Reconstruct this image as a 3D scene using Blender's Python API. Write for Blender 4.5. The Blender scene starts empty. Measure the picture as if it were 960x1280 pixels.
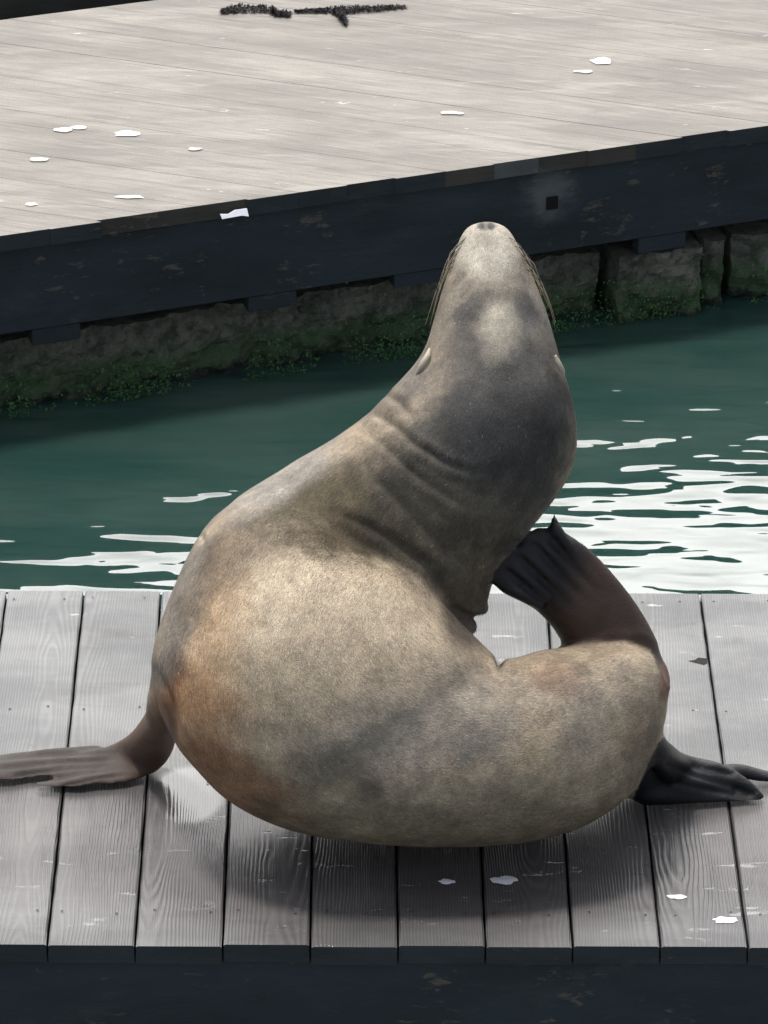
import bpy, bmesh, math, random
import numpy as np
from mathutils import Vector, noise
random.seed(7); rng = np.random.default_rng(7)
SC = bpy.context.scene; COL = SC.collection

# ------------------------------------------------------------------ camera
H, YAW, PITCH, ROLL, FPX = 4.0303, 0.01248, 0.52107, 0.01176, 5393.0
CF = np.array([math.sin(YAW)*math.cos(PITCH), math.cos(YAW)*math.cos(PITCH), -math.sin(PITCH)])
R0 = np.array([math.cos(YAW), -math.sin(YAW), 0.0]); U0 = np.cross(R0, CF)
CR = R0*math.cos(ROLL)+U0*math.sin(ROLL); CU = U0*math.cos(ROLL)-R0*math.sin(ROLL)
CC = np.array([0, 0, H])
cd = bpy.data.cameras.new('camera'); cam = bpy.data.objects.new('camera', cd); COL.objects.link(cam)
cd.sensor_fit = 'VERTICAL'; cd.sensor_height = 36; cd.lens = FPX/1280*36
cd.clip_start = .05; cd.clip_end = 4000
from mathutils import Matrix
cam.matrix_world = Matrix(((CR[0], CU[0], -CF[0], 0), (CR[1], CU[1], -CF[1], 0), (CR[2], CU[2], -CF[2], H), (0, 0, 0, 1)))
SC.camera = cam

# ------------------------------------------------------------------ sky + sun
SUN_EL, SUN_AZ = math.radians(75), math.radians(-52)      # azimuth measured from +Y towards +X
w = bpy.data.worlds.new('World'); SC.world = w; w.use_nodes = True
nt = w.node_tree; nt.nodes.clear()
sky = nt.nodes.new('ShaderNodeTexSky'); sky.sky_type = 'NISHITA'; sky.sun_disc = False
sky.sun_elevation = SUN_EL; sky.sun_rotation = SUN_AZ; sky.dust_density = 4.0; sky.air_density = 1.0
bgn = nt.nodes.new('ShaderNodeBackground'); bgn.inputs[1].default_value = .08
# thin bright haze veil around the sun's side of the sky
geo = nt.nodes.new('ShaderNodeNewGeometry')
dot = nt.nodes.new('ShaderNodeVectorMath'); dot.operation = 'DOT_PRODUCT'
sv = (math.sin(SUN_AZ)*math.cos(SUN_EL), math.cos(SUN_AZ)*math.cos(SUN_EL), math.sin(SUN_EL))
tc = nt.nodes.new('ShaderNodeTexCoord'); nt.links.new(tc.outputs['Generated'], dot.inputs[0]); dot.inputs[1].default_value = (math.sin(.05)*math.cos(.52), math.cos(.05)*math.cos(.52), math.sin(.52))
mx = nt.nodes.new('ShaderNodeMath'); mx.operation = 'MAXIMUM'; mx.inputs[1].default_value = 0; nt.links.new(dot.outputs['Value'], mx.inputs[0])
pw = nt.nodes.new('ShaderNodeMath'); pw.operation = 'POWER'; pw.inputs[1].default_value = 7.0; nt.links.new(mx.outputs[0], pw.inputs[0])
veil = nt.nodes.new('ShaderNodeBackground'); veil.inputs[0].default_value = (1, .97, .92, 1)
ms = nt.nodes.new('ShaderNodeMath'); ms.operation = 'MULTIPLY'; ms.inputs[1].default_value = 4.2; nt.links.new(pw.outputs[0], ms.inputs[0])
ma = nt.nodes.new('ShaderNodeMath'); ma.operation = 'ADD'; ma.inputs[1].default_value = .26; nt.links.new(ms.outputs[0], ma.inputs[0])
nt.links.new(ma.outputs[0], veil.inputs[1])
add = nt.nodes.new('ShaderNodeAddShader'); out = nt.nodes.new('ShaderNodeOutputWorld')
nt.links.new(sky.outputs[0], bgn.inputs[0]); nt.links.new(bgn.outputs[0], add.inputs[0]); nt.links.new(veil.outputs[0], add.inputs[1]); nt.links.new(add.outputs[0], out.inputs[0])
sd = bpy.data.lights.new('sun', 'SUN'); sd.energy = 2.7; sd.angle = math.radians(7); sd.color = (1, .95, .87)
so = bpy.data.objects.new('sun', sd); COL.objects.link(so)
so.rotation_euler = Vector(sv).to_track_quat('Z', 'Y').to_euler()
SC.view_settings.view_transform = 'Standard'; SC.view_settings.look = 'None'; SC.view_settings.exposure = 0.0; SC.view_settings.gamma = 1

# ------------------------------------------------------------------ helpers
def ray(px, py): return CF+CR*(px-480)/FPX-CU*(py-640)/FPX
def S(px, py, D): return CC+ray(px, py)*D                   # point at distance D along the view axis
def G(px, py, z=0.0):                                       # point at height z
    d = ray(px, py); return CC+d*(z-CC[2])/d[2]
def proj(P):
    v = P-CC; D = v@CF
    return 480+FPX*(v@CR)/D, 640-FPX*(v@CU)/D, D
def link(name, me, mat=None, parent=None, kind=None):
    o = bpy.data.objects.new(name, me); COL.objects.link(o)
    if mat is not None and not me.materials: me.materials.append(mat)
    if parent is not None: o.parent = parent
    if kind: o['kind'] = kind
    return o
def tag(o, label, cat, group=None):
    o['label'] = label; o['category'] = cat
    if group: o['group'] = group
    return o
def empty(name, loc, rz=0):
    o = bpy.data.objects.new(name, None); COL.objects.link(o); o.location = loc; o.rotation_euler.z = rz; o.empty_display_size = .1; return o
def mesh(name, v, f, smooth=False):
    me = bpy.data.meshes.new(name); me.from_pydata([tuple(map(float, p)) for p in v], [], f)
    if smooth: me.polygons.foreach_set('use_smooth', [True]*len(me.polygons))
    me.update(); return me
def prism(poly, z0, z1, bev=0, name='m'):
    bm = bmesh.new(); b = [bm.verts.new((x, y, z0)) for x, y in poly]; t = [bm.verts.new((x, y, z1)) for x, y in poly]
    n = len(poly); bm.faces.new(b[::-1]); bm.faces.new(t)
    for i in range(n): bm.faces.new((b[i], b[(i+1) % n], t[(i+1) % n], t[i]))
    if bev: bmesh.ops.bevel(bm, geom=[e for e in bm.edges], offset=bev, segments=1, affect='EDGES')
    me = bpy.data.meshes.new(name); bm.to_mesh(me); bm.free(); return me
def box(x0, x1, y0, y1, z0, z1, bev=0): return prism([(x0, y0), (x1, y0), (x1, y1), (x0, y1)], z0, z1, bev)

class M:                                                     # small node helper
    def __init__(s, name):
        s.m = bpy.data.materials.new(name); s.m.use_nodes = True; s.t = s.m.node_tree; s.t.nodes.clear()
        s.out = s.n('ShaderNodeOutputMaterial'); s.p = s.n('ShaderNodeBsdfPrincipled'); s.l(s.p.outputs[0], s.out.inputs[0])
    def n(s, k, **a):
        x = s.t.nodes.new(k)
        for q, v in a.items(): setattr(x, q, v)
        return x
    def l(s, a, b): s.t.links.new(a, b)
    def i(s, sock, v):
        if isinstance(v, bpy.types.NodeSocket): s.l(v, sock)
        elif v is not None: sock.default_value = v
    def math(s, op, a, b=None, c=None, clamp=False):
        x = s.n('ShaderNodeMath', operation=op, use_clamp=clamp); s.i(x.inputs[0], a)
        if b is not None: s.i(x.inputs[1], b)
        if c is not None: s.i(x.inputs[2], c)
        return x.outputs[0]
    def noise(s, vec, scale, detail=4, rough=.55, dist=0):
        x = s.n('ShaderNodeTexNoise'); s.i(x.inputs['Vector'], vec); x.inputs['Scale'].default_value = scale
        x.inputs['Detail'].default_value = detail; x.inputs['Roughness'].default_value = rough; x.inputs['Distortion'].default_value = dist
        return x.outputs[0]
    def mapv(s, vec, scale=(1, 1, 1), loc=(0, 0, 0), rot=(0, 0, 0)):
        x = s.n('ShaderNodeMapping'); s.i(x.inputs[0], vec); s.i(x.inputs['Location'], loc); x.inputs['Rotation'].default_value = rot; x.inputs['Scale'].default_value = scale
        return x.outputs[0]
    def ramp(s, f, a, b, lo=0.0, hi=1.0, smooth=True):
        x = s.n('ShaderNodeMapRange', clamp=True)
        if smooth: x.interpolation_type = 'SMOOTHSTEP'
        s.i(x.inputs[0], f)
        for k, v in zip((1, 2, 3, 4), (a, b, lo, hi)): x.inputs[k].default_value = v
        return x.outputs[0]
    def mix(s, f, a, b, mode='MIX'):
        x = s.n('ShaderNodeMix', data_type='RGBA', blend_type=mode); s.i(x.inputs[0], f)
        for k, v in ((6, a), (7, b)):
            if not isinstance(v, bpy.types.NodeSocket): v = (*v, 1) if len(v) == 3 else v
            s.i(x.inputs[k], v)
        return x.outputs[2]
    def bump(s, h, dist, strength=1, nrm=None):
        x = s.n('ShaderNodeBump'); s.i(x.inputs['Height'], h); x.inputs['Distance'].default_value = dist; x.inputs['Strength'].default_value = strength
        if nrm is not None: s.l(nrm, x.inputs['Normal'])
        return x.outputs[0]
    def obj(s): return s.n('ShaderNodeTexCoord').outputs['Object']
    def pos(s): return s.n('ShaderNodeNewGeometry').outputs['Position']
    def rand(s): return s.n('ShaderNodeObjectInfo').outputs['Random']
    def sep(s, v):
        x = s.n('ShaderNodeSeparateXYZ'); s.l(v, x.inputs[0]); return x.outputs
    def comb(s, a, b, c):
        x = s.n('ShaderNodeCombineXYZ')
        for k, v in enumerate((a, b, c)): s.i(x.inputs[k], v)
        return x.outputs[0]

# ------------------------------------------------------------------ materials
WETP = G(236, 992)
def wood_deck(name, near):
    m = M(name); o = m.obj(); r = m.rand(); P = m.pos()
    x, y, z = m.sep(o)
    # growth rings: distance to a pith line that drifts along the board -> straight grain with cathedral arches
    r2 = m.math('FRACT', m.math('MULTIPLY', r, 17.31)); r3 = m.math('FRACT', m.math('MULTIPLY', r, 57.7))
    seed = m.comb(m.math('MULTIPLY', r, 31), m.math('MULTIPLY', r2, 19), m.math('MULTIPLY', r3, 11))
    vs = m.n('ShaderNodeVectorMath', operation='ADD'); m.l(o, vs.inputs[0]); m.l(seed, vs.inputs[1]); ov = vs.outputs[0]
    warp = m.noise(m.mapv(ov, (5, 1.3, 5)), 1.0, 3, .5)
    warp2 = m.noise(m.mapv(ov, (14, 4, 5)), 1.0, 2, .5)
    cx = m.math('MULTIPLY', m.math('SUBTRACT', r2, .5), .30)
    dx = m.math('SUBTRACT', x, cx)
    depth = m.math('ADD', m.math('ADD', .028, m.math('MULTIPLY', m.math('SUBTRACT', warp, .5), .07)), m.math('MULTIPLY', m.math('SUBTRACT', r3, .3), .05))
    depth = m.math('ADD', depth, m.math('MULTIPLY', y, m.math('MULTIPLY', m.math('SUBTRACT', r, .5), .05)))
    rad = m.math('SQRT', m.math('ADD', m.math('MULTIPLY', dx, dx), m.math('MULTIPLY', depth, depth)))
    rad = m.math('ADD', rad, m.math('MULTIPLY', warp2, .012))
    ring = m.math('SINE', m.math('MULTIPLY', rad, 1500.0))
    ring = m.ramp(ring, -1, 1)
    fib = m.noise(m.mapv(ov, (420, 12, 100)), 1.0, 3, .6)
    big = m.noise(m.mapv(P, (2.2, 5.5, 1)), 1.0, 5, .6)
    big2 = m.noise(m.mapv(P, (6, 16, 1)), 1.0, 5, .65, .6)
    h = m.math('ADD', m.math('MULTIPLY', ring, .5 if near else .2), m.math('MULTIPLY', fib, .6))
    if near: ca, cb = (.21, .218, .226), (.315, .323, .33)
    else: ca, cb = (.24, .228, .208), (.345, .325, .295)
    base = m.mix(m.ramp(big, .35, .65), ca, cb)
    base = m.mix(m.ramp(big2, .5, .8, 0, .55), base, (.17, .16, .155) if near else (.19, .18, .165))
    tone = m.math('ADD', m.math('MULTIPLY', r, .16 if near else .07), .91)
    g = m.ramp(h, .25, 1.0, .86, 1.06) if near else m.ramp(fib, .3, .7, .88, 1.06)
    base = m.mix(1.0, base, m.comb(g, g, g), 'MULTIPLY'); base = m.mix(1.0, base, m.comb(tone, tone, tone), 'MULTIPLY')
    if not near:
        st = m.noise(m.mapv(ov, (34, 1.6, 5)), 1.0, 4, .7, .3); base = m.mix(m.ramp(st, .50, .68, 0, .55), base, (.15, .142, .13)); st3 = m.noise(m.mapv(ov, (130, 5, 5)), 1.0, 4, .75); base = m.mix(m.ramp(st3, .52, .72, 0, .6), base, (.13, .125, .12)); base = m.mix(m.ramp(st3, .45, .28, 0, .5), base, (.45, .43, .40))
        sg = m.ramp(m.noise(P, 260, 3, .7), .3, .7, .86, 1.1); base = m.mix(1.0, base, m.comb(sg, sg, sg), 'MULTIPLY')
        st2 = m.noise(m.mapv(P, (2.2, 16, 1), rot=(0, 0, .31)), 1.0, 5, .65, .8); base = m.mix(m.ramp(st2, .50, .70, 0, .5), base, (.17, .16, .15)); base = m.mix(m.ramp(st2, .46, .30, 0, .5), base, (.42, .395, .36))
    # pale salt / guano scuffs lying across the boards
    sc = m.noise(m.mapv(P, (7, 30, 1), rot=(0, 0, -.18)), 1.0, 6, .7, .4)
    base = m.mix(m.ramp(sc, .655, .70, 0, .75 if not near else .5), base, (.78, .77, .74))
    fl = m.noise(m.mapv(P, (60, 110, 1)), 1.0, 2, .5)
    base = m.mix(m.ramp(fl, .73, .77, 0, .7), base, (.10, .095, .09))
    rough = m.ramp(fib, .2, .8, .55, .8)
    if near:
        px_, py_, pz_ = m.sep(P)
        wn = m.noise(m.mapv(P, (3, 5, 1)), 1.0, 4, .6)
        yy = m.math('ADD', py_, m.math('MULTIPLY', m.math('SUBTRACT', wn, .5), .16))
        wet = m.ramp(yy, 6.15, 6.085)                       # front zone is soaked
        dry = m.ramp(yy, 5.80, 5.70, 0, .55)
        wet2 = m.math('MULTIPLY', wet, m.math('SUBTRACT', 1.0, dry))
        sx = m.math('MULTIPLY', m.math('SUBTRACT', px_, .1), 1.55); sy = m.math('MULTIPLY', m.math('SUBTRACT', py_, 5.9), 2.6)
        dd = m.math('SQRT', m.math('ADD', m.math('MULTIPLY', sx, sx), m.math('MULTIPLY', sy, sy)))
        pool = m.ramp(m.math('ADD', dd, m.math('MULTIPLY', m.math('SUBTRACT', wn, .5), .5)), 1.25, .45, 0, 1)
        wetc = m.math('MAXIMUM', m.math('MULTIPLY', wet2, .9), pool)
        base = m.mix(wetc, base, m.mix(1.0, base, (.40, .37, .365), 'MULTIPLY'))
        rough = m.mix(wetc, m.comb(rough, rough, rough), (.27, .27, .27))
        pd = m.noise(m.mapv(P, (9, 30, 1), loc=(3.3, 1.7, 0)), 1.0, 5, .6, .3)
        pd = m.math('MULTIPLY', m.ramp(pd, .61, .68, 0, .8), m.ramp(yy, 6.10, 6.0))
        ex = m.math('MULTIPLY', m.math('SUBTRACT', px_, WETP[0]), 17.0); ey = m.math('MULTIPLY', m.math('SUBTRACT', py_, WETP[1]), 11.0)
        ed = m.math('ADD', m.math('SQRT', m.math('ADD', m.math('MULTIPLY', ex, ex), m.math('MULTIPLY', ey, ey))), m.math('MULTIPLY', m.math('SUBTRACT', wn, .5), .6))
        pd = m.math('MAXIMUM', pd, m.ramp(ed, 1.15, .75))
        hb = m.math('MULTIPLY', h, m.ramp(pd, 0, 1, 1, .35)); rough = m.mix(pd, rough, (.12, .12, .12))
        rough = m.sep(rough)[0]
        m.i(m.p.inputs['Specular IOR Level'], m.ramp(pd, 0, 1, .5, 1.0))
        nb = m.bump(hb, .0016, .8)
    else:
        nb = m.bump(m.math('ADD', h, m.math('MULTIPLY', big2, .8)), .0012, .7)
    m.i(m.p.inputs['Base Color'], base); m.i(m.p.inputs['Roughness'], rough); m.l(nb, m.p.inputs['Normal'])
    return m.m
SCRAPE = tuple(CC+ray(686, 246)*9.518)
def dark_beam(name, base=(.0125, .019, .025), worn=(.12, .10, .08), amt=.585):
    m = M(name); P = m.pos(); o = m.obj()
    a = m.noise(m.mapv(P, (3, 3, 9)), 1, 5, .6); b = m.noise(m.mapv(P, (22, 22, 60)), 1, 5, .7, .5)
    c = m.noise(m.mapv(P, (9, 9, 5), loc=(4, 2, 1)), 1, 3, .6)
    col = m.mix(m.ramp(a, .3, .7), base, tuple(v*1.9 for v in base))
    col = m.mix(m.ramp(m.math('MULTIPLY', b, m.ramp(c, .35, .7, .75, 1.15)), amt, amt+.12, 0, .8), col, worn)
    sc2 = m.noise(m.mapv(P, (2.5, 2.5, 6), loc=(8.3, 2, 1)), 1, 6, .7, .6)
    col = m.mix(m.ramp(sc2, .55, .72, 0, .6), col, (.055, .062, .063))
    sp_ = m.n('ShaderNodeVectorMath', operation='DISTANCE'); m.l(P, sp_.inputs[0]); sp_.inputs[1].default_value = SCRAPE
    sk_ = m.math('MULTIPLY', m.ramp(m.math('ADD', sp_.outputs['Value'], m.math('MULTIPLY', m.math('SUBTRACT', b, .5), .12)), .09, .015), m.ramp(c, .35, .6, .35, 1))
    col = m.mix(m.math('MULTIPLY', sk_, .6), col, (.16, .17, .17))
    m.i(m.p.inputs['Base Color'], col); m.p.inputs['Roughness'].default_value = .75
    m.l(m.bump(m.math('ADD', b, m.math('MULTIPLY', a, .5)), .004, .7), m.p.inputs['Normal']); return m.m
def plain(name, col, rough=.6, var=.25, scale=40, bump=.001):
    m = M(name); n = m.noise(m.obj(), scale, 4, .6)
    c = m.mix(m.ramp(n, .3, .7), tuple(v*(1-var) for v in col), tuple(min(1, v*(1+var)) for v in col))
    m.i(m.p.inputs['Base Color'], c); m.p.inputs['Roughness'].default_value = rough
    if bump: m.l(m.bump(n, bump, .6), m.p.inputs['Normal'])
    return m.m
MAT_NEAR = wood_deck('weathered_grey_plank', True); MAT_FAR = wood_deck('sun_bleached_plank', False)
MAT_BEAM = dark_beam('dark_fascia'); MAT_BEAM2 = dark_beam('dark_brown_fascia', (.035, .032, .028), (.08, .07, .06), .6)
MAT_END = dark_beam('stained_board_end', (.016, .021, .026), (.12, .10, .08), .64)
MAT_ENDB = dark_beam('brown_board_end', (.038, .033, .029), (.12, .10, .08), .6)
MAT_ENDL = dark_beam('pale_board_end', (.075, .078, .078), (.22, .21, .19), .6)
MAT_UNDER = plain('dark_underside', (.03, .03, .03), .9)
MAT_NAIL = plain('rusty_nail', (.05, .035, .03), .6)
MAT_DROP = plain('chalky_white', (.85, .86, .86), .35, .06); MAT_DROPF = plain('faded_white', (.55, .54, .51), .6, .12)
MAT_WEED = plain('dry_black_weed', (.045, .04, .045), .8, .5)
MAT_ALG = plain('green_algae', (.04, .125, .028), .7, .6, 60)

def float_mat():
    m = M('fouled_float'); P = m.pos(); x, y, z = m.sep(P)
    n = m.noise(P, 12, 8, .75); n2 = m.noise(P, 55, 5, .7)
    col = m.mix(m.ramp(n, .35, .65), (.065, .068, .055), (.19, .185, .15)); col = m.mix(m.ramp(n2, .5, .68, 0, .75), col, (.03, .034, .027)); n4 = m.noise(P, 26, 5, .75); col = m.mix(m.ramp(n4, .56, .68, 0, .6), col, (.24, .235, .20))
    zz = m.math('ADD', z, m.math('MULTIPLY', m.math('SUBTRACT', n, .5), .22))
    col = m.mix(m.ramp(zz, -.33, -.41, 0, .7), col, (.04, .10, .03)); col = m.mix(m.ramp(zz, -.425, -.45, 0, .9), col, (.012, .016, .014))
    m.i(m.p.inputs['Base Color'], col); m.p.inputs['Roughness'].default_value = .8
    m.l(m.bump(m.math('ADD', n2, n), .01, .9), m.p.inputs['Normal']); return m.m
MAT_FLOAT = float_mat()

# ------------------------------------------------------------------ water
def water():
    m = M('harbour_water'); P = m.pos()
    a = m.noise(m.mapv(P, (3.3, 10, 1), rot=(0, 0, .10)), 1, .6, .4, .5)
    b = m.noise(m.mapv(P, (8, 26, 1), rot=(0, 0, -.12), loc=(5, 3, 0)), 1, .5, .4, .4)
    c = m.noise(m.mapv(P, (1.0, 2.0, 1), loc=(1, 8, 0)), 1, 2, .5)
    h = m.math('ADD', m.math('MULTIPLY', a, 1.0), m.math('ADD', m.math('MULTIPLY', b, .34), m.math('MULTIPLY', c, 1.2)))
    nb = m.bump(h, .0145, 1.0)
    n2 = m.noise(m.mapv(P, (1.5, 4, 1)), 1, 3, .5)
    col = m.mix(m.ramp(n2, .3, .7), (.023, .069, .061), (.050, .096, .083))
    m.i(m.p.inputs['Base Color'], col); m.p.inputs['Roughness'].default_value = .02; m.p.inputs['IOR'].default_value = 1.75
    m.p.inputs['Subsurface Weight'].default_value = 1.0; m.p.inputs['Subsurface Radius'].default_value = (.6, 1, 1); m.p.inputs['Subsurface Scale'].default_value = .12
    m.p.inputs['Specular IOR Level'].default_value = 1.0
    m.l(nb, m.p.inputs['Normal']); return m.m
WZ = -.453
wt = link('water', mesh('water', [(-1500, -1500, WZ), (1500, -1500, WZ), (1500, 1500, WZ), (-1500, 1500, WZ)], [(0, 1, 2, 3)]), water()); wt['kind'] = 'structure'

# ------------------------------------------------------------------ near dock
Y1, Y2, X0, PW = 5.634, 6.733, -.4592, .14
nd = empty('floating_dock', (0, 0, 0))
tag(nd, 'grey plank floating dock in the foreground with the sea lion lying on it', 'dock')
nails = []
for k in range(-9, 17):
    xa = X0+PW*k; L = Y2-Y1; j1 = random.uniform(-.003, .003)
    bm = bmesh.new(); hw = PW/2-.0014; th = .038; ny = 30
    # board top slightly worn, edges softly chipped
    rows = []
    for i in range(ny+1):
        y = -L/2+L*i/ny+(j1 if i == 0 else 0)
        eL = hw-abs(noise.noise((k*3.1, y*14, 1)))*.0022; eR = hw-abs(noise.noise((k*7.7, y*14, 5)))*.0022
        end = .0035 if i in (0, ny) else 0
        yy = y
        rows.append([bm.verts.new(p) for p in ((-hw, yy, -th), (-eL, yy, -.004-end*.4), (-eL+.003, yy, -end), (eR-.003, yy, -end), (eR, yy, -.004-end*.4), (hw, yy, -th))])
    for i in range(ny):
        for q in range(5): bm.faces.new((rows[i][q], rows[i][q+1], rows[i+1][q+1], rows[i+1][q]))
        bm.faces.new((rows[i][5], rows[i][0], rows[i+1][0], rows[i+1][5]))
    bm.faces.new(rows[0][::-1]); bm.faces.new(rows[-1])
    bmesh.ops.recalc_face_normals(bm, faces=bm.faces)
    for fc_ in bm.faces:
        fc_.normal_update(); fc_.material_index = 1 if fc_.normal.z < .25 else 0
    me = bpy.data.meshes.new('plank'); bm.to_mesh(me); bm.free(); me.materials.append(MAT_NEAR); me.materials.append(MAT_END)
    o = link('plank', me, None, nd); o.location = (xa+PW/2, (Y1+Y2)/2, random.uniform(-.0012, .0012))
    for yn in (6.70, 6.33, 6.10, 5.72):
        for s in (-.045, .04):
            nails.append((xa+PW/2+s+random.uniform(-.012, .012), yn+random.uniform(-.006, .006)))
bm = bmesh.new()
for x, y in nails:
    vs = [bm.verts.new((x+.0026*math.cos(a*math.pi/3), y+.0021*math.sin(a*math.pi/3), .0016)) for a in range(6)]; bm.faces.new(vs)
me = bpy.data.meshes.new('nail_heads'); bm.to_mesh(me); bm.free(); link('nail_heads', me, MAT_NAIL, nd, 'stuff')
v = []
for px_, py_ in ((860, 826), (872, 829), (880, 831), (884, 829), (884, 823), (873, 822), (868, 825)):
    p_ = G(px_, py_, .0017); v.append(p_)
link('split_knot', mesh('split', v, [tuple(range(7))]), plain('split_shadow', (.02, .016, .016), .9), nd)
XL, XR = X0-9*PW, X0+17*PW
link('fascia_beam', box(XL, XR, Y1+.006, Y1+.05, -.255, -.0385, .003), MAT_BEAM, nd)
link('rear_beam', box(XL, XR, Y2-.05, Y2-.006, -.255, -.0385, .003), MAT_BEAM, nd)
for x in np.arange(XL+.02, XR, .61): link('joist', box(x, x+.04, Y1+.052, Y2-.052, -.2, -.0395), MAT_UNDER, nd)
link('float', box(XL+.05, XR-.05, Y1+.1, Y2-.1, -.75, -.256, .02), MAT_FLOAT, nd)

# ------------------------------------------------------------------ far dock
A = np.array([-.7146, 8.1880]); B = np.array([.9556, 8.7685])
e = (B-A)/np.linalg.norm(B-A); nrm = np.array([-e[1], e[0]])          # nrm points away from the camera
WID = float((np.array([-.7944, 9.3200])-A)@nrm)
ang = math.atan2(e[1], e[0])
fd = empty('floating_dock', (A[0], A[1], 0), ang)
tag(fd, 'sun bleached floating dock across the water with dark fascia beam and fouled float', 'dock')
def s_at(px):
    lo, hi = -1.0, 4.0
    for _ in range(40):
        mid = (lo+hi)/2; P = np.array([A[0]+e[0]*mid, A[1]+e[1]*mid, -.03])
        if proj(P)[0] < px: lo = mid
        else: hi = mid
    return lo
pu = np.array([-.953, .304]); loc_u = np.array([pu@e, pu@nrm]); loc_u /= np.linalg.norm(loc_u)
pa = math.atan2(loc_u[1], loc_u[0]); sa = loc_u[1]/1.0
SPX = .1085

S0, S1 = -1.4, 4.6
SPX = (s_at(906)-s_at(552))/6; k = 0; s = s_at(612)-20*SPX; sL = s_at(612)

run = WID/loc_u[1]
while s < S1+1.2:
    gap = random.uniform(0, .0005)/abs(math.sin(pa))
    a0, a1 = s+gap/2, s+SPX-gap/2
    f0 = -.004+random.uniform(-.006, .005)
    def pt(aa, yy): return (aa+loc_u[0]/loc_u[1]*yy, yy)
    corners = [pt(a0, f0), pt(a1, f0), pt(a1, WID), pt(a0, WID)]
    c = np.mean(corners, axis=0); rot = pa-math.pi/2
    ca, sb = math.cos(-rot), math.sin(-rot)
    loc = [((x-c[0])*ca-(y-c[1])*sb, (x-c[0])*sb+(y-c[1])*ca) for x, y in corners]
    pm = prism(loc, -.038, 0, .0004); pm.materials.append(MAT_FAR)
    kk = round((s-sL)/SPX); pm.materials.append({0: MAT_ENDL, -1: MAT_ENDB, 1: MAT_ENDB, 2: MAT_ENDB, -8: MAT_ENDB, -7: MAT_ENDB}.get(kk, MAT_ENDB if random.random() < .25 else MAT_END))
    for pf in pm.polygons: pf.material_index = 1 if pf.normal.z < .3 else 0
    o = link('plank', pm, None, fd); o.location = (c[0], c[1], random.uniform(-.0003, .0003)); o.rotation_euler.z = rot
    s += SPX; k += 1
XLf, XRf = -1.35, 4.5
link('fascia_beam', box(XLf, XRf, .008, .055, -.243, -.0395, .003), MAT_BEAM, fd)
link('rear_beam', box(XLf-1, XRf, WID-.055, WID-.008, -.243, -.0395, .003), MAT_BEAM, fd)
link('subdeck', prism([(XLf, .06), (XRf, .06), (XRf-1.2, WID-.06), (XLf-1.2, WID-.06)], -.09, -.0395), MAT_UNDER, fd)
# blocks hanging below the fascia, at the places seen
for (xa, xb, dz) in ((38, 99, .036), (312, 373, .034), (497, 557, .030), (806, 866, .036), (1080, 1140, .034)):
    link('hanger_block', box(s_at(xa), s_at(xb), .012, .05, -.243-dz-.004, -.2435, .002), MAT_BEAM, fd)
for x in np.arange(XLf+.1, XRf, .61): link('joist', box(x, x+.045, .07, WID-.07, -.243, -.0905), MAT_UNDER, fd)
# bolt hole with pale scrape round it, pale tag near the top edge
link('bolt_hole', box(s_at(686), s_at(700), .004, .009, -.135, -.105), plain('black_hole', (.003, .003, .003), .95), fd)

link('back_board', box(XLf, XRf, .11, .14, -.36, -.244), MAT_UNDER, fd)
def rough_float(name, x0, x1, y0, z0, z1, seed, rounded=0.0):
    nx = max(8, int((x1-x0)/.009)); nz = 44; v = []; f = []
    for j in range(nz+1):
        for i in range(nx+1):
            x = x0+(x1-x0)*i/nx; z = z0+(z1-z0)*j/nz
            u = i/nx*2-1
            d = noise.voronoi((x*9+seed, z*13, seed*.7))[0]; c = noise.cell((x*9, z*13, seed))
            dd = (d[1]-d[0])
            y = y0+.010*(1-min(1, dd*3.6))+noise.fractal((x*16+seed, 0, z*16), .8, 2, 4)*.019
            y += noise.noise((x*2.2+seed, 3, z*3))*.012
            if rounded: y += rounded*(1-math.sqrt(max(0, 1-u*u)))
            v.append((x, y, z))
    for j in range(nz):
        for i in range(nx):
            a = j*(nx+1)+i; f.append((a, a+1, a+nx+2, a+nx+1))
    # close the sides and back so it is a solid tub
    b0 = len(v); v += [(x0, y0+.75, z0), (x1, y0+.75, z0), (x1, y0+.75, z1), (x0, y0+.75, z1)]
    f.append([b0+1, b0, b0+3, b0+2])
    f.append([b0]+[j*(nx+1) for j in range(nz+1)][::1]+[b0+3])
    f.append([b0+1]+[j*(nx+1)+nx for j in range(nz+1)]+[b0+2])
    f.append([nz*(nx+1)+i for i in range(nx+1)]+[b0+2, b0+3])
    me = mesh(name, v, f); return link('float', me, MAT_FLOAT, fd)
g = [s_at(p) for p in (768, 785, 889, 892, 926, 931)]
rough_float('float', -1.3, g[0], .068, -.75, -.292, 4.1)
rough_float('float', g[1], g[2], .018, -.75, -.292, 7.7)
rough_float('float', g[3]+.004, g[4], .030, -.75, -.292, 9.9, .03)
rough_float('float', g[5]+.008, g[5]+.5, .028, -.75, -.292, 3.9, .03)
rough_float('float', g[5]+.53, XRf-.1, .018, -.75, -.292, 2.9)
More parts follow.
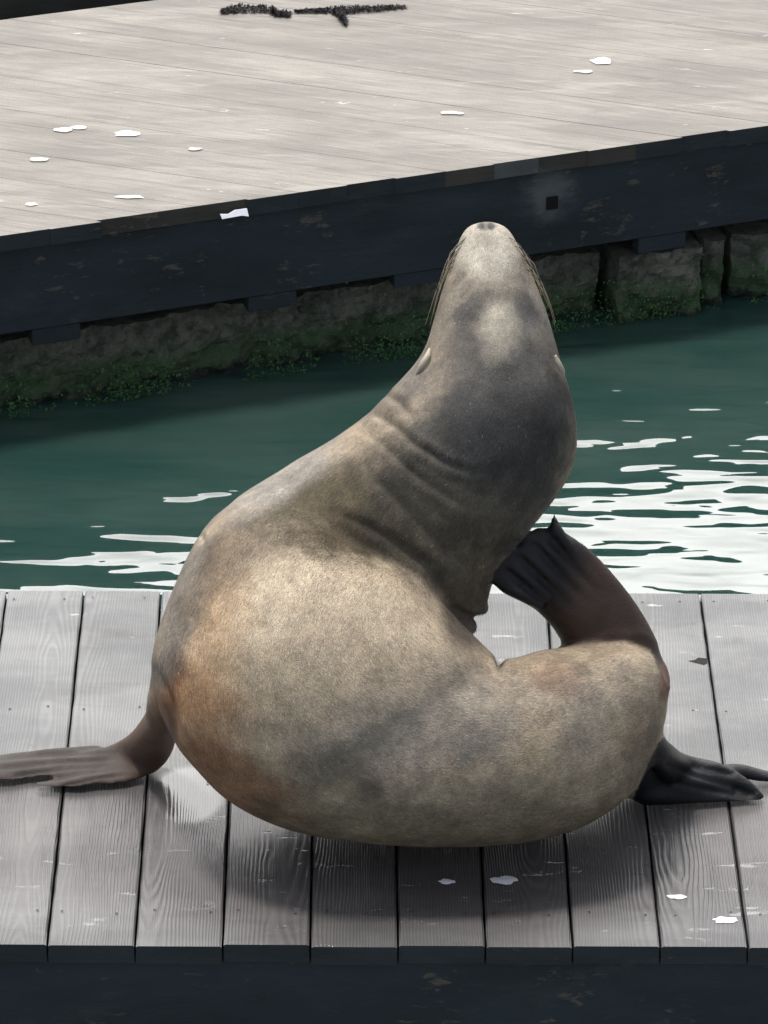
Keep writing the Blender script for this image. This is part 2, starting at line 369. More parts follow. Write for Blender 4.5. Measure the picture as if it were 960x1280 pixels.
# algae fringe at the waterline
v = []; f = []
for q in range(16000):
    x = random.uniform(-1.2, 2.6); 
    if noise.noise((x*5, 2, 0))+noise.noise((x*17, 5, 0))*.5 < random.uniform(-.25, .5): continue
    z = WZ+abs(random.gauss(0, .05))+.004; y = .014+noise.noise((x*2.2, 3, z*3))*.012-random.uniform(.0, .012)
    a = random.uniform(0, 6.28); r = random.uniform(.0014, .0045)
    d1 = np.array([math.cos(a), random.uniform(-.5, .5), math.sin(a)])*r; d2 = np.array([-math.sin(a), random.uniform(-.5, .5), math.cos(a)])*r*.6
    n0 = len(v); p = np.array([x, y, z]); v += [p-d1, p+d2, p+d1, p-d2]; f.append((n0, n0+1, n0+2, n0+3))
link('algae_fringe', mesh('algae', v, f), MAT_ALG, fd, 'stuff')

# third dock: only its shaded beam shows in the top left corner
P0 = G(0, 25)[:2]; off = nrm*.30
td = empty('floating_dock', (P0[0]+off[0], P0[1]+off[1], 0), ang-.03)
tag(td, 'dark brown dock beam at the top left corner behind the bleached dock', 'dock')
link('fascia_beam', box(-1.6, 3.6, 0, .06, -.34, -.0395, .004), MAT_BEAM2, td)
link('float', box(-1.5, 3.5, .12, 1.0, -.75, -.345, .02), MAT_FLOAT, td)
for i in range(48):
    o = link('plank', box(0, .1085, -.006, 1.1, -.038, 0, .0015), MAT_FAR, td); o.location = (-1.6+i*.11, 0, 0)

# ------------------------------------------------------------------ droppings, painted glints, weed, tag
def blob(px, py, wpx, hpx, seed, z=0.0, th=.0022):
    c = G(px, py, z); ax = G(px+wpx/2, py, z)-c; ay = G(px, py-hpx/2, z)-c
    v = [(c[0], c[1], z+th)]; n = 22; f = []
    for ring, (rr, hh) in enumerate(((.7, th*.9), (1.0, .0008))):
        for i in range(n):
            a = i/n*2*math.pi; k = rr*(.95+.38*noise.noise((math.cos(a)*1.6+seed, math.sin(a)*1.6, seed))+.16*noise.noise((math.cos(a)*5+seed, math.sin(a)*5, seed)))
            p = c+ax*math.cos(a)*k+ay*math.sin(a)*k; v.append((p[0], p[1], z+hh))
    for i in range(n):
        j = (i+1) % n; f.append((0, 1+i, 1+j)); f.append((1+i, 1+n+i, 1+n+j, 1+j))
    ctr = Vector(v[0]); me = mesh('dropping_glint', [Vector(p)-Vector((ctr.x, ctr.y, 0)) for p in v], f, True)
    o = link('dropping_glint', me, MAT_DROP); o.location = (ctr.x, ctr.y, .0012); return o
drops = [
 (753, 77, 29, 8, 'bright white oval bird dropping alone at the upper right of the bleached dock'),
 (730, 90, 30, 4, 'thin faint white bird dropping just below the bright oval one on the upper right'),
 (160, 168, 38, 7, 'widest white oval bird dropping on the left side of the bleached dock'),
 (80, 163, 24, 6, 'left one of two touching white bird droppings on the bleached dock'),
 (99, 160, 20, 5, 'right one of two touching white bird droppings on the bleached dock'),
 (48, 200, 24, 5, 'small white bird dropping near the left picture edge below the touching pair'),
 (243, 187, 18, 4, 'small pale bird dropping right of the widest white oval one'),
 (163, 247, 36, 4, 'long thin white bird dropping closest to the front edge of the bleached dock'),
 (40, 256, 16, 4, 'tiny white bird dropping at the front left edge of the bleached dock'),
 (565, 142, 30, 5, 'pale smeared bird dropping in the middle of the bleached dock'),
]
for i, (x, y, a, b, lab) in enumerate(drops):
    o = blob(x, y, a, b, i*3.7); tag(o, lab, 'bird dropping', 'bird droppings on the far dock')
    if i in (1, 5, 6, 9): o.data.materials[0] = MAT_DROPF
near = [
 (629, 1101, 42, 11, 'largest painted white glint on the wet planks in front of the sea lion'),
 (559, 1103, 22, 7, 'small painted white glint left of the largest one on the wet planks'),
 (845, 1122, 26, 6, 'painted white glint on the second plank from the right in the foreground'),
 (907, 1151, 34, 9, 'pale painted glint near the dock front edge at the lower right'),
]
MAT_GLINT = plain('glint_white', (.85, .87, .9), .07, .04, 60, .0006); MAT_GLINT.node_tree.nodes['Principled BSDF'].inputs['Specular IOR Level'].default_value = 1.0  # wet glints on the boards put into white blob colour
for i, (x, y, a, b, lab) in enumerate(near):
    o = blob(x, y, a, b, 50+i*3.3); o.data.materials[0] = MAT_GLINT; tag(o, lab, 'painted glint', 'painted white glints on the near dock')

def weed(name, pts, n, spread, lab, seed):
    rr = random.Random(seed); v = []; f = []
    c0 = G(*pts[0][:2])
    for _ in range(n):
        t = rr.uniform(0, len(pts)-1.001); i = int(t); fr = t-i
        px = pts[i][0]*(1-fr)+pts[i+1][0]*fr; py = pts[i][1]*(1-fr)+pts[i+1][1]*fr; wd = pts[i][2]*(1-fr)+pts[i+1][2]*fr
        p = G(px, py+rr.uniform(-.5, .5)*wd)-np.array([c0[0], c0[1], 0]); p[2] = rr.uniform(.001, .003+wd*.0006)
        a = rr.uniform(0, 6.28); L = rr.uniform(.004, .013); d = np.array([math.cos(a), math.sin(a), rr.uniform(-.15, .3)])*L
        s = np.array([-math.sin(a), math.cos(a), .3])*rr.uniform(.0008, .002)
        n0 = len(v); v += [p-s, p+s, p+d+s*.3, p+d*1.0-s*.3]; f.append((n0, n0+1, n0+2, n0+3))
        v += [p-s, p+s+np.array([0, 0, .003]), p+d*.6+np.array([0, 0, .005])]; f.append((n0+4, n0+5, n0+6))
    o = link(name, mesh(name, v, f), MAT_WEED); o.location = (c0[0], c0[1], 0); tag(o, lab, 'seaweed', 'dry seaweed on the far dock'); return o
weed('seaweed', [(276, 16, 4), (300, 13, 8), (340, 14, 7), (345, 19, 4), (363, 20, 5)], 900, 8, 'short clump of black dry seaweed, the left one at the top', 3)
weed('seaweed', [(368, 16, 1), (400, 15, 3), (425, 15, 8), (460, 13, 6), (506, 10, 2)], 900, 8, 'long branched strand of black dry seaweed, the right one at the top', 4)
weed('seaweed', [(418, 16, 6), (428, 24, 8), (432, 31, 6)], 420, 8, 'stubby black seaweed tuft hanging off the long strand at the top', 5)
# white scrap stuck on the plank ends
v3 = [(s_at(274), -.003, -.029), (s_at(299), -.003, -.028), (s_at(307), -.003, -.031), (s_at(307), -.003, -.018), (s_at(292), -.003, -.018), (s_at(283), -.003, -.023), (s_at(273), -.003, -.021)]
v3 = [np.array(p)+np.array([0, -.003-.9*(-.013-p[2]), 0]) for p in v3]
vv = v3+[p+np.array([0, .003, 0]) for p in v3]; n = len(v3)
ff = [list(range(n)), list(range(2*n-1, n-1, -1))]+[(i, i+n, (i+1) % n+n, (i+1) % n) for i in range(n)]
o = link('plastic_scrap', mesh('scrap', vv, ff), plain('white_plastic', (.82, .84, .95), .2, .05)); o.location = (A[0], A[1], 0); o.rotation_euler.z = ang
tag(o, 'small white plastic scrap stuck on the plank ends of the far dock', 'scrap')

# ------------------------------------------------------------------ sea lion
def catmull(P, n):
    P = np.array(P, float); out = []
    Q = np.vstack([2*P[0]-P[1], P, 2*P[-1]-P[-2]])
    for i in range(len(P)-1):
        p0, p1, p2, p3 = Q[i], Q[i+1], Q[i+2], Q[i+3]
        for t in np.linspace(0, 1, n, endpoint=False):
            out.append(.5*((2*p1)+(-p0+p2)*t+(2*p0-5*p1+4*p2-p3)*t*t+(-p0+3*p1-3*p2+p3)*t**3))
    out.append(P[-1]); return np.array(out)
BV = []; BFc = []
def loft(Ls, Rs, Ns, pw=2.0, seg=48):
    """closed tube through sections given by left point, right point and half thickness vector"""
    n0 = len(BV); m = len(Ls)
    for L, R, N in zip(Ls, Rs, Ns):
        c = (L+R)/2; u = (R-L)/2
        for i in range(seg):
            a = 2*math.pi*i/seg; ca, sa = math.cos(a), math.sin(a)
            BV.append(c+u*math.copysign(abs(ca)**(2/pw), ca)+N*math.copysign(abs(sa)**(2/pw), sa))
    for j in range(m-1):
        for i in range(seg):
            a = n0+j*seg+i; b = n0+j*seg+(i+1) % seg; BFc.append((a, b, b+seg, a+seg))
    for j, s in ((0, -1), (m-1, 1)):
        ring = [n0+j*seg+i for i in range(seg)]
        cpt = np.mean([BV[q] for q in ring], axis=0); BV.append(cpt); k = len(BV)-1
        for i in range(seg):
            t = (ring[i], ring[(i+1) % seg], k); BFc.append(t if s > 0 else t[::-1])
def view_loft(secs, n=6, pw=2.0, seg=48):                   # (lx,ly,rx,ry,D,T)
    q = catmull(secs, n)
    loft([S(r[0], r[1], r[4]) for r in q], [S(r[2], r[3], r[4]) for r in q], [-CF*r[5] for r in q], pw, seg)
def limb(pts, n=6, flat=1.0, up=np.array([0, 0, 1.0]), seg=24):   # pts: (point3, halfwidth, halfthickness)
    q = catmull([list(p)+[w, t] for p, w, t in pts], n); Ls = []; Rs = []; Ns = []
    for i, r in enumerate(q):
        a = q[max(0, i-1)][:3]; b = q[min(len(q)-1, i+1)][:3]; T = b-a; T /= np.linalg.norm(T)
        sd = np.cross(T, up); sd /= np.linalg.norm(sd); nn = np.cross(sd, T)
        Ls.append(r[:3]-sd*r[3]); Rs.append(r[:3]+sd*r[3]); Ns.append(nn*r[4])
    loft(Ls, Rs, Ns, 2.0, seg)
def ellipsoid(c, a, b, d):
    n = 14; ts = np.linspace(-1, 1, n); Ls = []; Rs = []; Ns = []
    for t in ts:
        k = math.sqrt(max(.0004, 1-t*t)); p = c+b*t; Ls.append(p-a*k); Rs.append(p+a*k); Ns.append(d*k)
    loft(Ls, Rs, Ns, 2.0, 24)
# torso, a fat C from the shoulder round to the rump
view_loft([(330, 604, 420, 640, 7.10, .10), (262, 652, 462, 682, 7.08, .165), (213, 745, 524, 712, 7.06, .20), (190, 830, 556, 757, 7.05, .215),
           (203, 897, 588, 790, 7.05, .215), (238, 952, 600, 802, 7.05, .21), (293, 1005, 606, 808, 7.05, .205), (372, 1040, 612, 814, 7.06, .20),
           (480, 1056, 620, 822, 7.06, .195), (590, 1057, 640, 823, 7.07, .19), (690, 1045, 682, 812, 7.08, .18), (763, 1013, 735, 807, 7.10, .165),
           (810, 960, 781, 803, 7.11, .14), (830, 900, 812, 815, 7.12, .10), (834, 868, 828, 838, 7.12, .04)], 8, 2.25, 64)
# head + neck + chest
view_loft([(598, 277, 619, 277, 7.12, .010), (586, 283, 629, 283, 7.12, .030), (580, 290, 636, 290, 7.12, .040), (574, 302, 643, 301, 7.115, .048), (561, 335, 660, 333, 7.11, .066),
           (544, 388, 682, 385, 7.10, .085), (529, 438, 701, 448, 7.10, .108), (499, 478, 715, 500, 7.10, .13), (455, 521, 721, 540, 7.11, .15),
           (390, 565, 718, 578, 7.12, .165), (330, 600, 703, 610, 7.13, .17), (285, 632, 668, 655, 7.13, .17), (255, 680, 638, 698, 7.13, .165), (240, 740, 608, 738, 7.12, .15),
           (262, 790, 570, 772, 7.12, .10)], 7, 2.1, 64)
# tucked far fore flipper: its folded edge peeks out under the chest
def U(dx): return CR*dx
ellipsoid(S(570, 738, 7.12), CR*.054, CU*.05, -CF*.05)
ellipsoid(S(576, 760, 7.13), CR*.049, CU*.0145, -CF*.045)
ellipsoid(S(566, 784, 7.13), CR*.043, CU*.0165, -CF*.045)
ellipsoid(S(586, 742, 7.12), CR*.036, CU*.018, -CF*.045)
# tail stub
ellipsoid(S(829, 850, 7.13), CR*.013, CU*.034-CR*.002, -CF*.022)
# raised hind flipper scratching the neck
view_loft([(760, 850, 834, 862, 7.15, .05), (728, 830, 831, 836, 7.15, .06), (704, 806, 818, 795, 7.14, .052), (690, 784, 796, 755, 7.12, .042), (668, 762, 768, 718, 7.10, .032),
           (640, 749, 735, 684, 7.08, .024), (620, 737, 704, 664, 7.07, .018), (617, 718, 672, 657, 7.07, .012)], 6, 2.0, 40)
digs = [((722, 700), (697, 666), (692, 640), .011, .002), ((712, 718), (684, 690), (650, 664), .010, .009), ((700, 734), (668, 706), (636, 684), .010, .009),
        ((690, 748), (655, 722), (621, 701), .0105, .009), ((682, 757), (648, 742), (616, 726), .012, .009)]
for i, (a, b, c, w0, w1) in enumerate(digs):
    D0 = 7.068; z = .012
    limb([(S(*a, D0+.004), w0, .010), (S(*b, D0-.009), w0, .012), (S(*c, D0-.003), w1, .006 if i else .0015)], 6, up=-CF)
# near fore flipper, spread flat to the left
view_loft([(198, 800, 262, 800, 7.05, .07), (189, 838, 244, 866, 7.08, .07), (184, 870, 230, 896, 7.13, .06), (179, 890, 226, 916, 7.17, .05)], 6, 2.0, 32)
limb([(S(214, 840, 7.10), .030, .06), (S(209, 878, 7.16), .029, .055), (S(199, 910, 7.24), .034, .042), (S(184, 937, 7.295), .040, .030), (S(160, 951, 7.322), .038, .021), (S(130, 958, 7.320), .032, .016), (S(100, 961, 7.318), .030, .012)], 7, up=-CF)
def gd(px, py, z): return G(px, py, z)
bl = catmull([(196, 948, 200, 958, .010), (172, 938, 186, 970, .016), (145, 935, 156, 979, .015), (120, 936, 120, 982, .013), (95, 938, 92, 984, .011), (70, 941, 78, 976, .009), (40, 943, 50, 972, .008), (0, 946, 10, 977, .007), (-60, 952, -55, 980, .005)], 6)
loft([gd(r[0], r[1], .020) for r in bl], [gd(r[2], r[3], .010) for r in bl], [np.array([0, 0, 1.0])*r[4] for r in bl], 2.0, 32)
limb([(gd(140, 966, .016), .016, .011), (gd(95, 977, .012), .017, .009), (gd(44, 982, .007), .006, .004)], 6)
limb([(gd(140, 947, .022), .014, .012), (gd(90, 952, .018), .016, .012), (gd(0, 965, .009), .012, .008), (gd(-55, 975, .006), .006, .004)], 6)
limb([(gd(125, 938, .02), .010, .010), (gd(70, 943, .016), .012, .011), (gd(-10, 950, .009), .009, .008)], 6)
# other hind flipper resting on the deck to the right
limb([(gd(770, 945, .09), .06, .07), (gd(815, 962, .05), .05, .055), (gd(850, 974, .034), .042, .034), (gd(885, 978, .026), .032, .024), (gd(915, 984, .018), .020, .013)], 7)
limb([(S(790, 925, 7.08), .02, .03), (S(822, 938, 7.06), .022, .024), (gd(848, 962, .05), .025, .03), (gd(895, 968, .036), .018, .022), (gd(930, 982, .024), .013, .014), (gd(954, 999, .009), .007, .007)], 7)
limb([(gd(880, 972, .03), .016, .016), (gd(920, 964, .026), .015, .013), (gd(955, 970, .016), .014, .009), (gd(1000, 976, .008), .010, .006)], 7)
limb([(gd(800, 985, .03), .035, .03), (gd(860, 991, .018), .026, .018), (gd(915, 997, .010), .014, .010), (gd(950, 1001, .006), .006, .005)], 7)

bm_me = mesh('body_raw', BV, BFc)
bo = bpy.data.objects.new('body_raw', bm_me); COL.objects.link(bo)
md = bo.modifiers.new('r', 'REMESH'); md.mode = 'VOXEL'; md.voxel_size = .0048; md.adaptivity = 0
dg = bpy.context.evaluated_depsgraph_get(); ev = bo.evaluated_get(dg); me = bpy.data.meshes.new_from_object(ev)
bpy.data.objects.remove(bo)
nv = len(me.vertices); V = np.empty(nv*3); me.vertices.foreach_get('co', V); V = V.reshape(-1, 3)
ne = len(me.edges); E = np.empty(ne*2, dtype=np.int64); me.edges.foreach_get('vertices', E); E = E.reshape(-1, 2)
# keep the biggest shell only (voxel remesh leaves no inner shells, but be safe)
deg = np.zeros(nv); np.add.at(deg, E[:, 0], 1); np.add.at(deg, E[:, 1], 1)
def lap(X):
    s = np.zeros_like(X)
    for c in range(X.shape[1]):
        s[:, c] = np.bincount(E[:, 0], X[E[:, 1], c], nv)+np.bincount(E[:, 1], X[E[:, 0], c], nv)
    return s/deg[:, None]
def pxy(V):
    v = V-CC; D = v@CF; return 480+FPX*(v@CR)/D, 640-FPX*(v@CU)/D, D
X, Y, D = pxy(V)
def sm(x, a, b): t = np.clip((x-a)/(b-a), 0, 1); return t*t*(3-2*t)
# flippers keep their ridges, the trunk is smoothed harder
flip = np.maximum.reduce([sm(X, 200, 175)*sm(Y, 880, 915), sm(X, 790, 830)*sm(Y, 930, 955), sm(X-(Y-640)*.45, 590, 625)*sm(Y, 812, 790)*sm(Y, 560, 630)*(X > 600)*sm(X-.0*Y, 600, 620)])
flip = np.where((Y < 800) & (X < 612), 0, flip)
flip = np.maximum(flip, sm(X, 578, 590)*sm(Y, 736, 746)*sm(Y, 806, 798)*sm(X, 640, 620)*.9)
# the neck's right flank is not flipper
edge = np.interp(Y, [540, 600, 650, 700, 745], [730, 712, 676, 634, 606])
flip = np.where((Y < 745) & (X < edge) & (D > 7.03) & (Y < 650), 0, flip)
for it in range(26):
    L = lap(V); k = (.55*(1-flip)+.22*flip*(it < 8))[:, None]
    V = V+(L-V)*k
for it in range(10):                                         # counter shrink
    L = lap(V); V = V-(L-V)*(.12*(1-flip))[:, None]
def normals(V):
    me.vertices.foreach_set('co', V.ravel()); me.update()
    N = np.empty(nv*3); me.vertices.foreach_get('normal', N) if hasattr(me.vertices[0], 'normal') else None
    return N.reshape(-1, 3)
N = normals(V)
X, Y, D = pxy(V)
front = sm(-(N@CF), -.1, .25)
def seg_dist(poly):
    best = np.full(nv, 1e9); tt = np.zeros(nv); n = len(poly)-1
    for i in range(n):
        (ax, ay), (bx, by) = poly[i], poly[i+1]; dx, dy = bx-ax, by-ay
        t = np.clip(((X-ax)*dx+(Y-ay)*dy)/(dx*dx+dy*dy), 0, 1); d = np.hypot(X-ax-t*dx, Y-ay-t*dy)
        u = d < best; best = np.where(u, d, best); tt = np.where(u, (i+t)/n, tt)
    return best, tt
disp = np.zeros(nv)
def crease(poly, wpx, depth, lip=.4):
    global disp
    d, t = seg_dist(poly); fade = np.sin(np.clip(t, .02, .98)*math.pi)**.6
    disp += front*fade*(-depth*np.exp(-(d/wpx)**2)+depth*lip*np.exp(-((d-wpx*2.2)/wpx)**2))
# skin folds where the neck bends
crease([(462, 515), (490, 530), (520, 556), (560, 580), (610, 592)], 4.5, .0060)
crease([(478, 490), (500, 505), (515, 522)], 5, .0045)
crease([(455, 540), (480, 556), (515, 590), (560, 620), (600, 640)], 5, .0034)
crease([(440, 560), (470, 600), (510, 640), (560, 690), (610, 730)], 7, .0028)
crease([(420, 640), (480, 668), (535, 706), (560, 752), (590, 780)], 6, .006)
crease([(600, 700), (600, 730), (605, 745)], 5, .003)
d = np.hypot((X-625)/4.0, (Y-823)/8.0); disp -= .016*np.exp(-d**2)*(D < 7.2)
crease([(616, 773), (596, 771), (565, 760)], 3, .008)
crease([(628, 838), (625, 829), (620, 819)], 4, .010)
crease([(196, 838), (212, 870), (220, 905), (222, 925)], 5, .006)
crease([(185, 850), (205, 890), (212, 925)], 4, .003)
crease([(249, 664), (253, 671), (251, 680)], 3, .005)
crease([(734, 822), (765, 806), (800, 806), (825, 822)], 6, .005)
crease([(462, 985), (472, 992), (466, 1003)], 4, .0015)
crease([(793, 842), (797, 850)], 3, .002)
# jaw: chin groove, lip line each side, whisker pads
crease([(560, 372), (574, 352), (584, 338)], 4, .0035, .6); crease([(655, 345), (664, 362), (672, 380)], 4, .003, .6)
d, t = seg_dist([(566, 318), (572, 300), (586, 291)]); disp += front*.003*np.exp(-(d/12)**2)
d, t = seg_dist([(652, 318), (645, 300), (632, 291)]); disp += front*.003*np.exp(-(d/12)**2)
d, t = seg_dist([(598, 400), (612, 378), (640, 378), (655, 400)]); disp += -front*.0065*np.exp(-(d/13)**2)
d, t = seg_dist([(618, 395), (625, 440)]); disp += front*.006*np.exp(-(d/22)**2)
for cx_ in (601, 612):                                       # nostril slits at the tip
    dd_ = np.hypot((X-cx_)/3.2, (Y-285)/3.5); disp -= .0022*np.exp(-dd_**2)
# flipper digit ridges on the flat blade
for py_ in ((-30, 951, 165, 941), (0, 960, 170, 949), (20, 970, 172, 955), (48, 976, 175, 960), (80, 983, 178, 966)):
    d, t = seg_dist([(py_[0], py_[1]), (py_[0]*.55+py_[2]*.45, py_[1]*.55+py_[3]*.45-3.5), (py_[2], py_[3])]); disp += -flip*front*.0045*np.exp(-(d/2.8)**2)*sm(t, 1, .6)
# raised hind flipper: grooves between the toes
for a, b in (((692, 676), (748, 745)), ((668, 680), (735, 758)), ((650, 697), (722, 768)), ((634, 714), (706, 775))):
    d, t = seg_dist([a, b]); disp += -front*.0075*np.exp(-(d/4.4)**2)*sm(t, 1, .55)*(X > 612)
for a, b in (((835, 958), (940, 992)), ((845, 980), (935, 996)), ((868, 958), (915, 968))):
    d, t = seg_dist([a, b]); disp += -front*.005*np.exp(-(d/3.0)**2)
V = V+N*disp[:, None]
# muscle and blubber undulation, fine skin relief
lo = np.array([noise.noise(Vector(p)*7.0)*.6+noise.noise(Vector(p)*16.0)*.4 for p in V[:, :]])
V = V+N*(lo*.0042*(1-flip)+lo*.0012*flip)[:, None]
for _ in range(2): V = V+(lap(V)-V)*.3
# weight: nothing sinks into the deck, the belly flattens where it rests
zc = V[:, 2]; V[:, 2] = np.where(zc < .012, .0035+np.maximum(zc+.03, 0)*.2, zc)
N = normals(V); X, Y, D = pxy(V)
me.polygons.foreach_set('use_smooth', [True]*len(me.polygons))

# fur / skin colour, as patches on the animal with some sun and shade painted in
def nz(P, s, o=0):
    return np.array([noise.fractal(Vector((p[0]*s+o, p[1]*s, p[2]*s)), .6, 2.1, 4) for p in P])
n1 = nz(V, 9); n2 = nz(V, 26, 5)
C = np.tile(np.array([.355, .292, .215]), (nv, 1))
def paint(col, cx, cy, rx, ry, rot=0, k=1.0, soft=.5, jit=.35):
    global C
    c, s = math.cos(math.radians(rot)), math.sin(math.radians(rot))
    x = (X-cx)*c+(Y-cy)*s; y = -(X-cx)*s+(Y-cy)*c
    d = np.hypot(x/rx, y/ry)+n1*jit+n2*jit*.35
    a = (sm(d, 1+soft*.5, 1-soft*.6)*k)[:, None]; C = C*(1-a)+np.array(col)*a
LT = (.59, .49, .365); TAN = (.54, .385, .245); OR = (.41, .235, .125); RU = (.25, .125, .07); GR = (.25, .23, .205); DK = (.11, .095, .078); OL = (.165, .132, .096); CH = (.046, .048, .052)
paint(LT, 410, 790, 180, 95, -20, .8, 1.2)  # cream fur with the sunlit upper torso's brightness painted in, next two lines too
paint((.70, .59, .445), 345, 745, 75, 50, -30, .9, 1.0)
paint((.64, .54, .41), 480, 760, 90, 35, 20, .7, 1.0)
paint(TAN, 265, 800, 45, 110, 10, .75, .9)
paint(OR, 258, 895, 52, 62, 0, .75, 1.0)
paint(RU, 290, 975, 90, 45, 35, .8, .9)
paint(OR, 215, 870, 22, 60, 0, .8, .8)
paint(RU, 213, 850, 16, 40, 10, .8, .6)
paint(DK, 205, 832, 22, 24, 0, .8, .8)
paint(GR, 225, 740, 30, 110, 15, .8, .8)
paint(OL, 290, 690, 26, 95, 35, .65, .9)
paint((.105, .088, .055), 440, 640, 130, 58, 15, .92, .8)  # shade below the neck painted into the coat, next two patches too
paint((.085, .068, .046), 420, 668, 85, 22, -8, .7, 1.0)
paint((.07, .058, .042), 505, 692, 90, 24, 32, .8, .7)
paint((.34, .315, .285), 350, 598, 95, 24, -32, .85, .8)
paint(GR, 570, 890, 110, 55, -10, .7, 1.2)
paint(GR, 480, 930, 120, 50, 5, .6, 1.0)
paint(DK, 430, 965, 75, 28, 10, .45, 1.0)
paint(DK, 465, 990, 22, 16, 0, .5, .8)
paint(OL, 560, 1030, 290, 34, 0, .6, .8)  # shade on the belly's underside darkened into the coat
paint((.24, .165, .115), 700, 850, 42, 22, 20, .7, .9)
paint((.42, .33, .24), 660, 826, 45, 12, -3, .5, .8); paint((.03, .025, .02), 625, 828, 3.5, 6, -15, .95, .5, .0)  # second patch paints the shade inside the navel notch
paint((.17, .17, .165), 730, 900, 40, 60, 25, .5, 1.0)
paint(OL, 795, 935, 22, 40, 10, .5, .8)
paint((.20, .18, .15), 790, 860, 36, 36, 0, .5, .9)
# neck and throat
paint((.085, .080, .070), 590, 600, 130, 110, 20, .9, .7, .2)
paint((.075, .067, .052), 560, 690, 95, 60, 35, .8, .7, .2)  # the painted chest shade carried on up the neck
paint(CH, 632, 515, 98, 98, 0, .93, .7, .18); paint((.05, .05, .05), 690, 560, 40, 80, 10, .7, .8)  # charcoal throat; right flank darkened as the side away from the sun
paint((.15, .145, .14), 515, 470, 40, 60, -35, .7, .9)
paint((.17, .148, .118), 480, 505, 40, 25, -30, .7, .8)
paint(DK, 585, 765, 36, 46, 0, .9, .5, .1)
# head
paint((.10, .097, .094), 612, 425, 88, 80, 0, .85, .8, .15)
paint((.275, .245, .205), 612, 350, 62, 56, 0, .9, .6, .2)
paint((.27, .24, .195), 557, 398, 18, 50, 17, .7, .8)
paint((.24, .22, .19), 668, 385, 18, 46, -15, .6, .8)
paint((.50, .465, .40), 606, 312, 40, 36, 0, .95, .6, .15)
paint((.09, .088, .086), 625, 374, 38, 12, 3, .6, .8, .2)  # jaw shading painted as a dark crescent, ends on the next line
paint((.085, .085, .085), 588, 388, 26, 15, -30, .8, .8, .2); paint((.08, .08, .085), 656, 394, 22, 22, 30, .8, .8, .2)
paint((.44, .41, .34), 624, 406, 21, 36, 4, .8, 1.5, .8)
paint((.05, .05, .052), 602, 283, 4.5, 4.5, 0, .95, .5, .05); paint((.05, .05, .052), 614, 283, 4.5, 4.5, 0, .95, .5, .05); paint((.12, .115, .11), 608, 282, 12, 6, 0, .6, .5, .05)
# bare skin of the flippers
SK = (.040, .034, .033)
k = (flip*.0)[:, None]
def pset(mask, col):
    global C
    C = C*(1-mask[:, None])+np.array(col)*mask[:, None]
Fa = sm(X, 230, 212)*sm(Y, 860, 905); pset(Fa, (.125, .078, .056)); Lf = sm(X, 200, 130)*sm(Y, 900, 940); pset(Lf, (.064, .055, .051))
pset(sm(X, 238, 215)*sm(Y, 935, 950)*sm(X, 150, 185)*.6, (.05, .035, .03))  # shade on the wrist's underside painted onto the skin
Rf = sm(X, 800, 835)*sm(Y, 925, 940)*sm(V[:, 2], .22, .14); Rf = np.maximum(Rf, ((X > np.interp(Y, [915, 930, 960, 1000], [836, 822, 808, 790])) & (Y > 918))*1.0); pset(Rf, (.008, .009, .012))
# raised one: everything outside trunk outlines
top = np.interp(X, [600, 622, 680, 735, 781, 812, 835], [798, 826, 812, 805, 801, 812, 860])
Hf = sm(Y, top+3, top-3)*(X > 605)*((X > np.interp(Y, [600, 640, 665, 690, 715, 745, 800], [800, 684, 662, 640, 617, 611, 600]))*1.0)
Hf = Hf*(Y > 635)
Hf = np.where((Y < 760) & (X < edge+2) & (D > 7.10), 0, Hf)
dark = sm((X-690)+(Y-700)*.4, 75, 10)
pset(Hf, (.048, .031, .026)); pset(Hf*dark, (.009, .009, .012))
pset(sm(X, 820, 831)*sm(Y, 822, 836)*sm(Y, 884, 870)*.9, (.16, .075, .05))
skin = np.clip(np.maximum.reduce([np.maximum(Lf*.75, Fa*.75), Rf, Hf]), 0, 1)
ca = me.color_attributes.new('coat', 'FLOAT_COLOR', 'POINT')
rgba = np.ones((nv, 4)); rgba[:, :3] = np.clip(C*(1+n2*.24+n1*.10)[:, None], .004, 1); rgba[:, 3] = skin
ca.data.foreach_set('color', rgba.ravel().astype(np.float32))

def coat_mat():
    m = M('coat'); a = m.n('ShaderNodeAttribute', attribute_name='coat'); P = m.pos()
    f = m.noise(P, 520, 3, .6); g_ = m.noise(P, 130, 4, .7); h_ = m.noise(P, 38, 4, .6)
    sk = a.outputs['Alpha']
    k1 = m.math('MULTIPLY', m.ramp(f, .3, .7, .76, 1.24), m.ramp(g_, .3, .7, .88, 1.12))
    k1 = m.math('MULTIPLY', k1, m.ramp(h_, .3, .7, .9, 1.1))
    k1 = m.math('ADD', 1.0, m.math('MULTIPLY', m.math('SUBTRACT', k1, 1.0), m.ramp(sk, 0, .6, 1, .35)))
    col = m.mix(1.0, a.outputs['Color'], m.comb(k1, k1, k1), 'MULTIPLY')
    m.i(m.p.inputs['Base Color'], col)
    m.i(m.p.inputs['Roughness'], m.ramp(sk, .5, 1, .62, .33)); m.i(m.p.inputs['Specular IOR Level'], m.ramp(sk, .7, 1, .2, .30))
    m.l(m.bump(m.math('ADD', f, m.math('MULTIPLY', g_, 1.2)), .0016, .55), m.p.inputs['Normal']); return m.m
MAT_COAT = coat_mat()
ctr = np.array([float(S(480, 900, 7.05)[0]), float(S(480, 900, 7.05)[1]), 0])
sl = empty('sea_lion', tuple(ctr))
tag(sl, 'large tan and grey sea lion scratching its neck with a hind flipper', 'sea lion')
V = V-ctr
me.vertices.foreach_set('co', V.ravel()); me.update(); me.name = 'body'
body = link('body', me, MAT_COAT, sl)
print('body verts', nv)

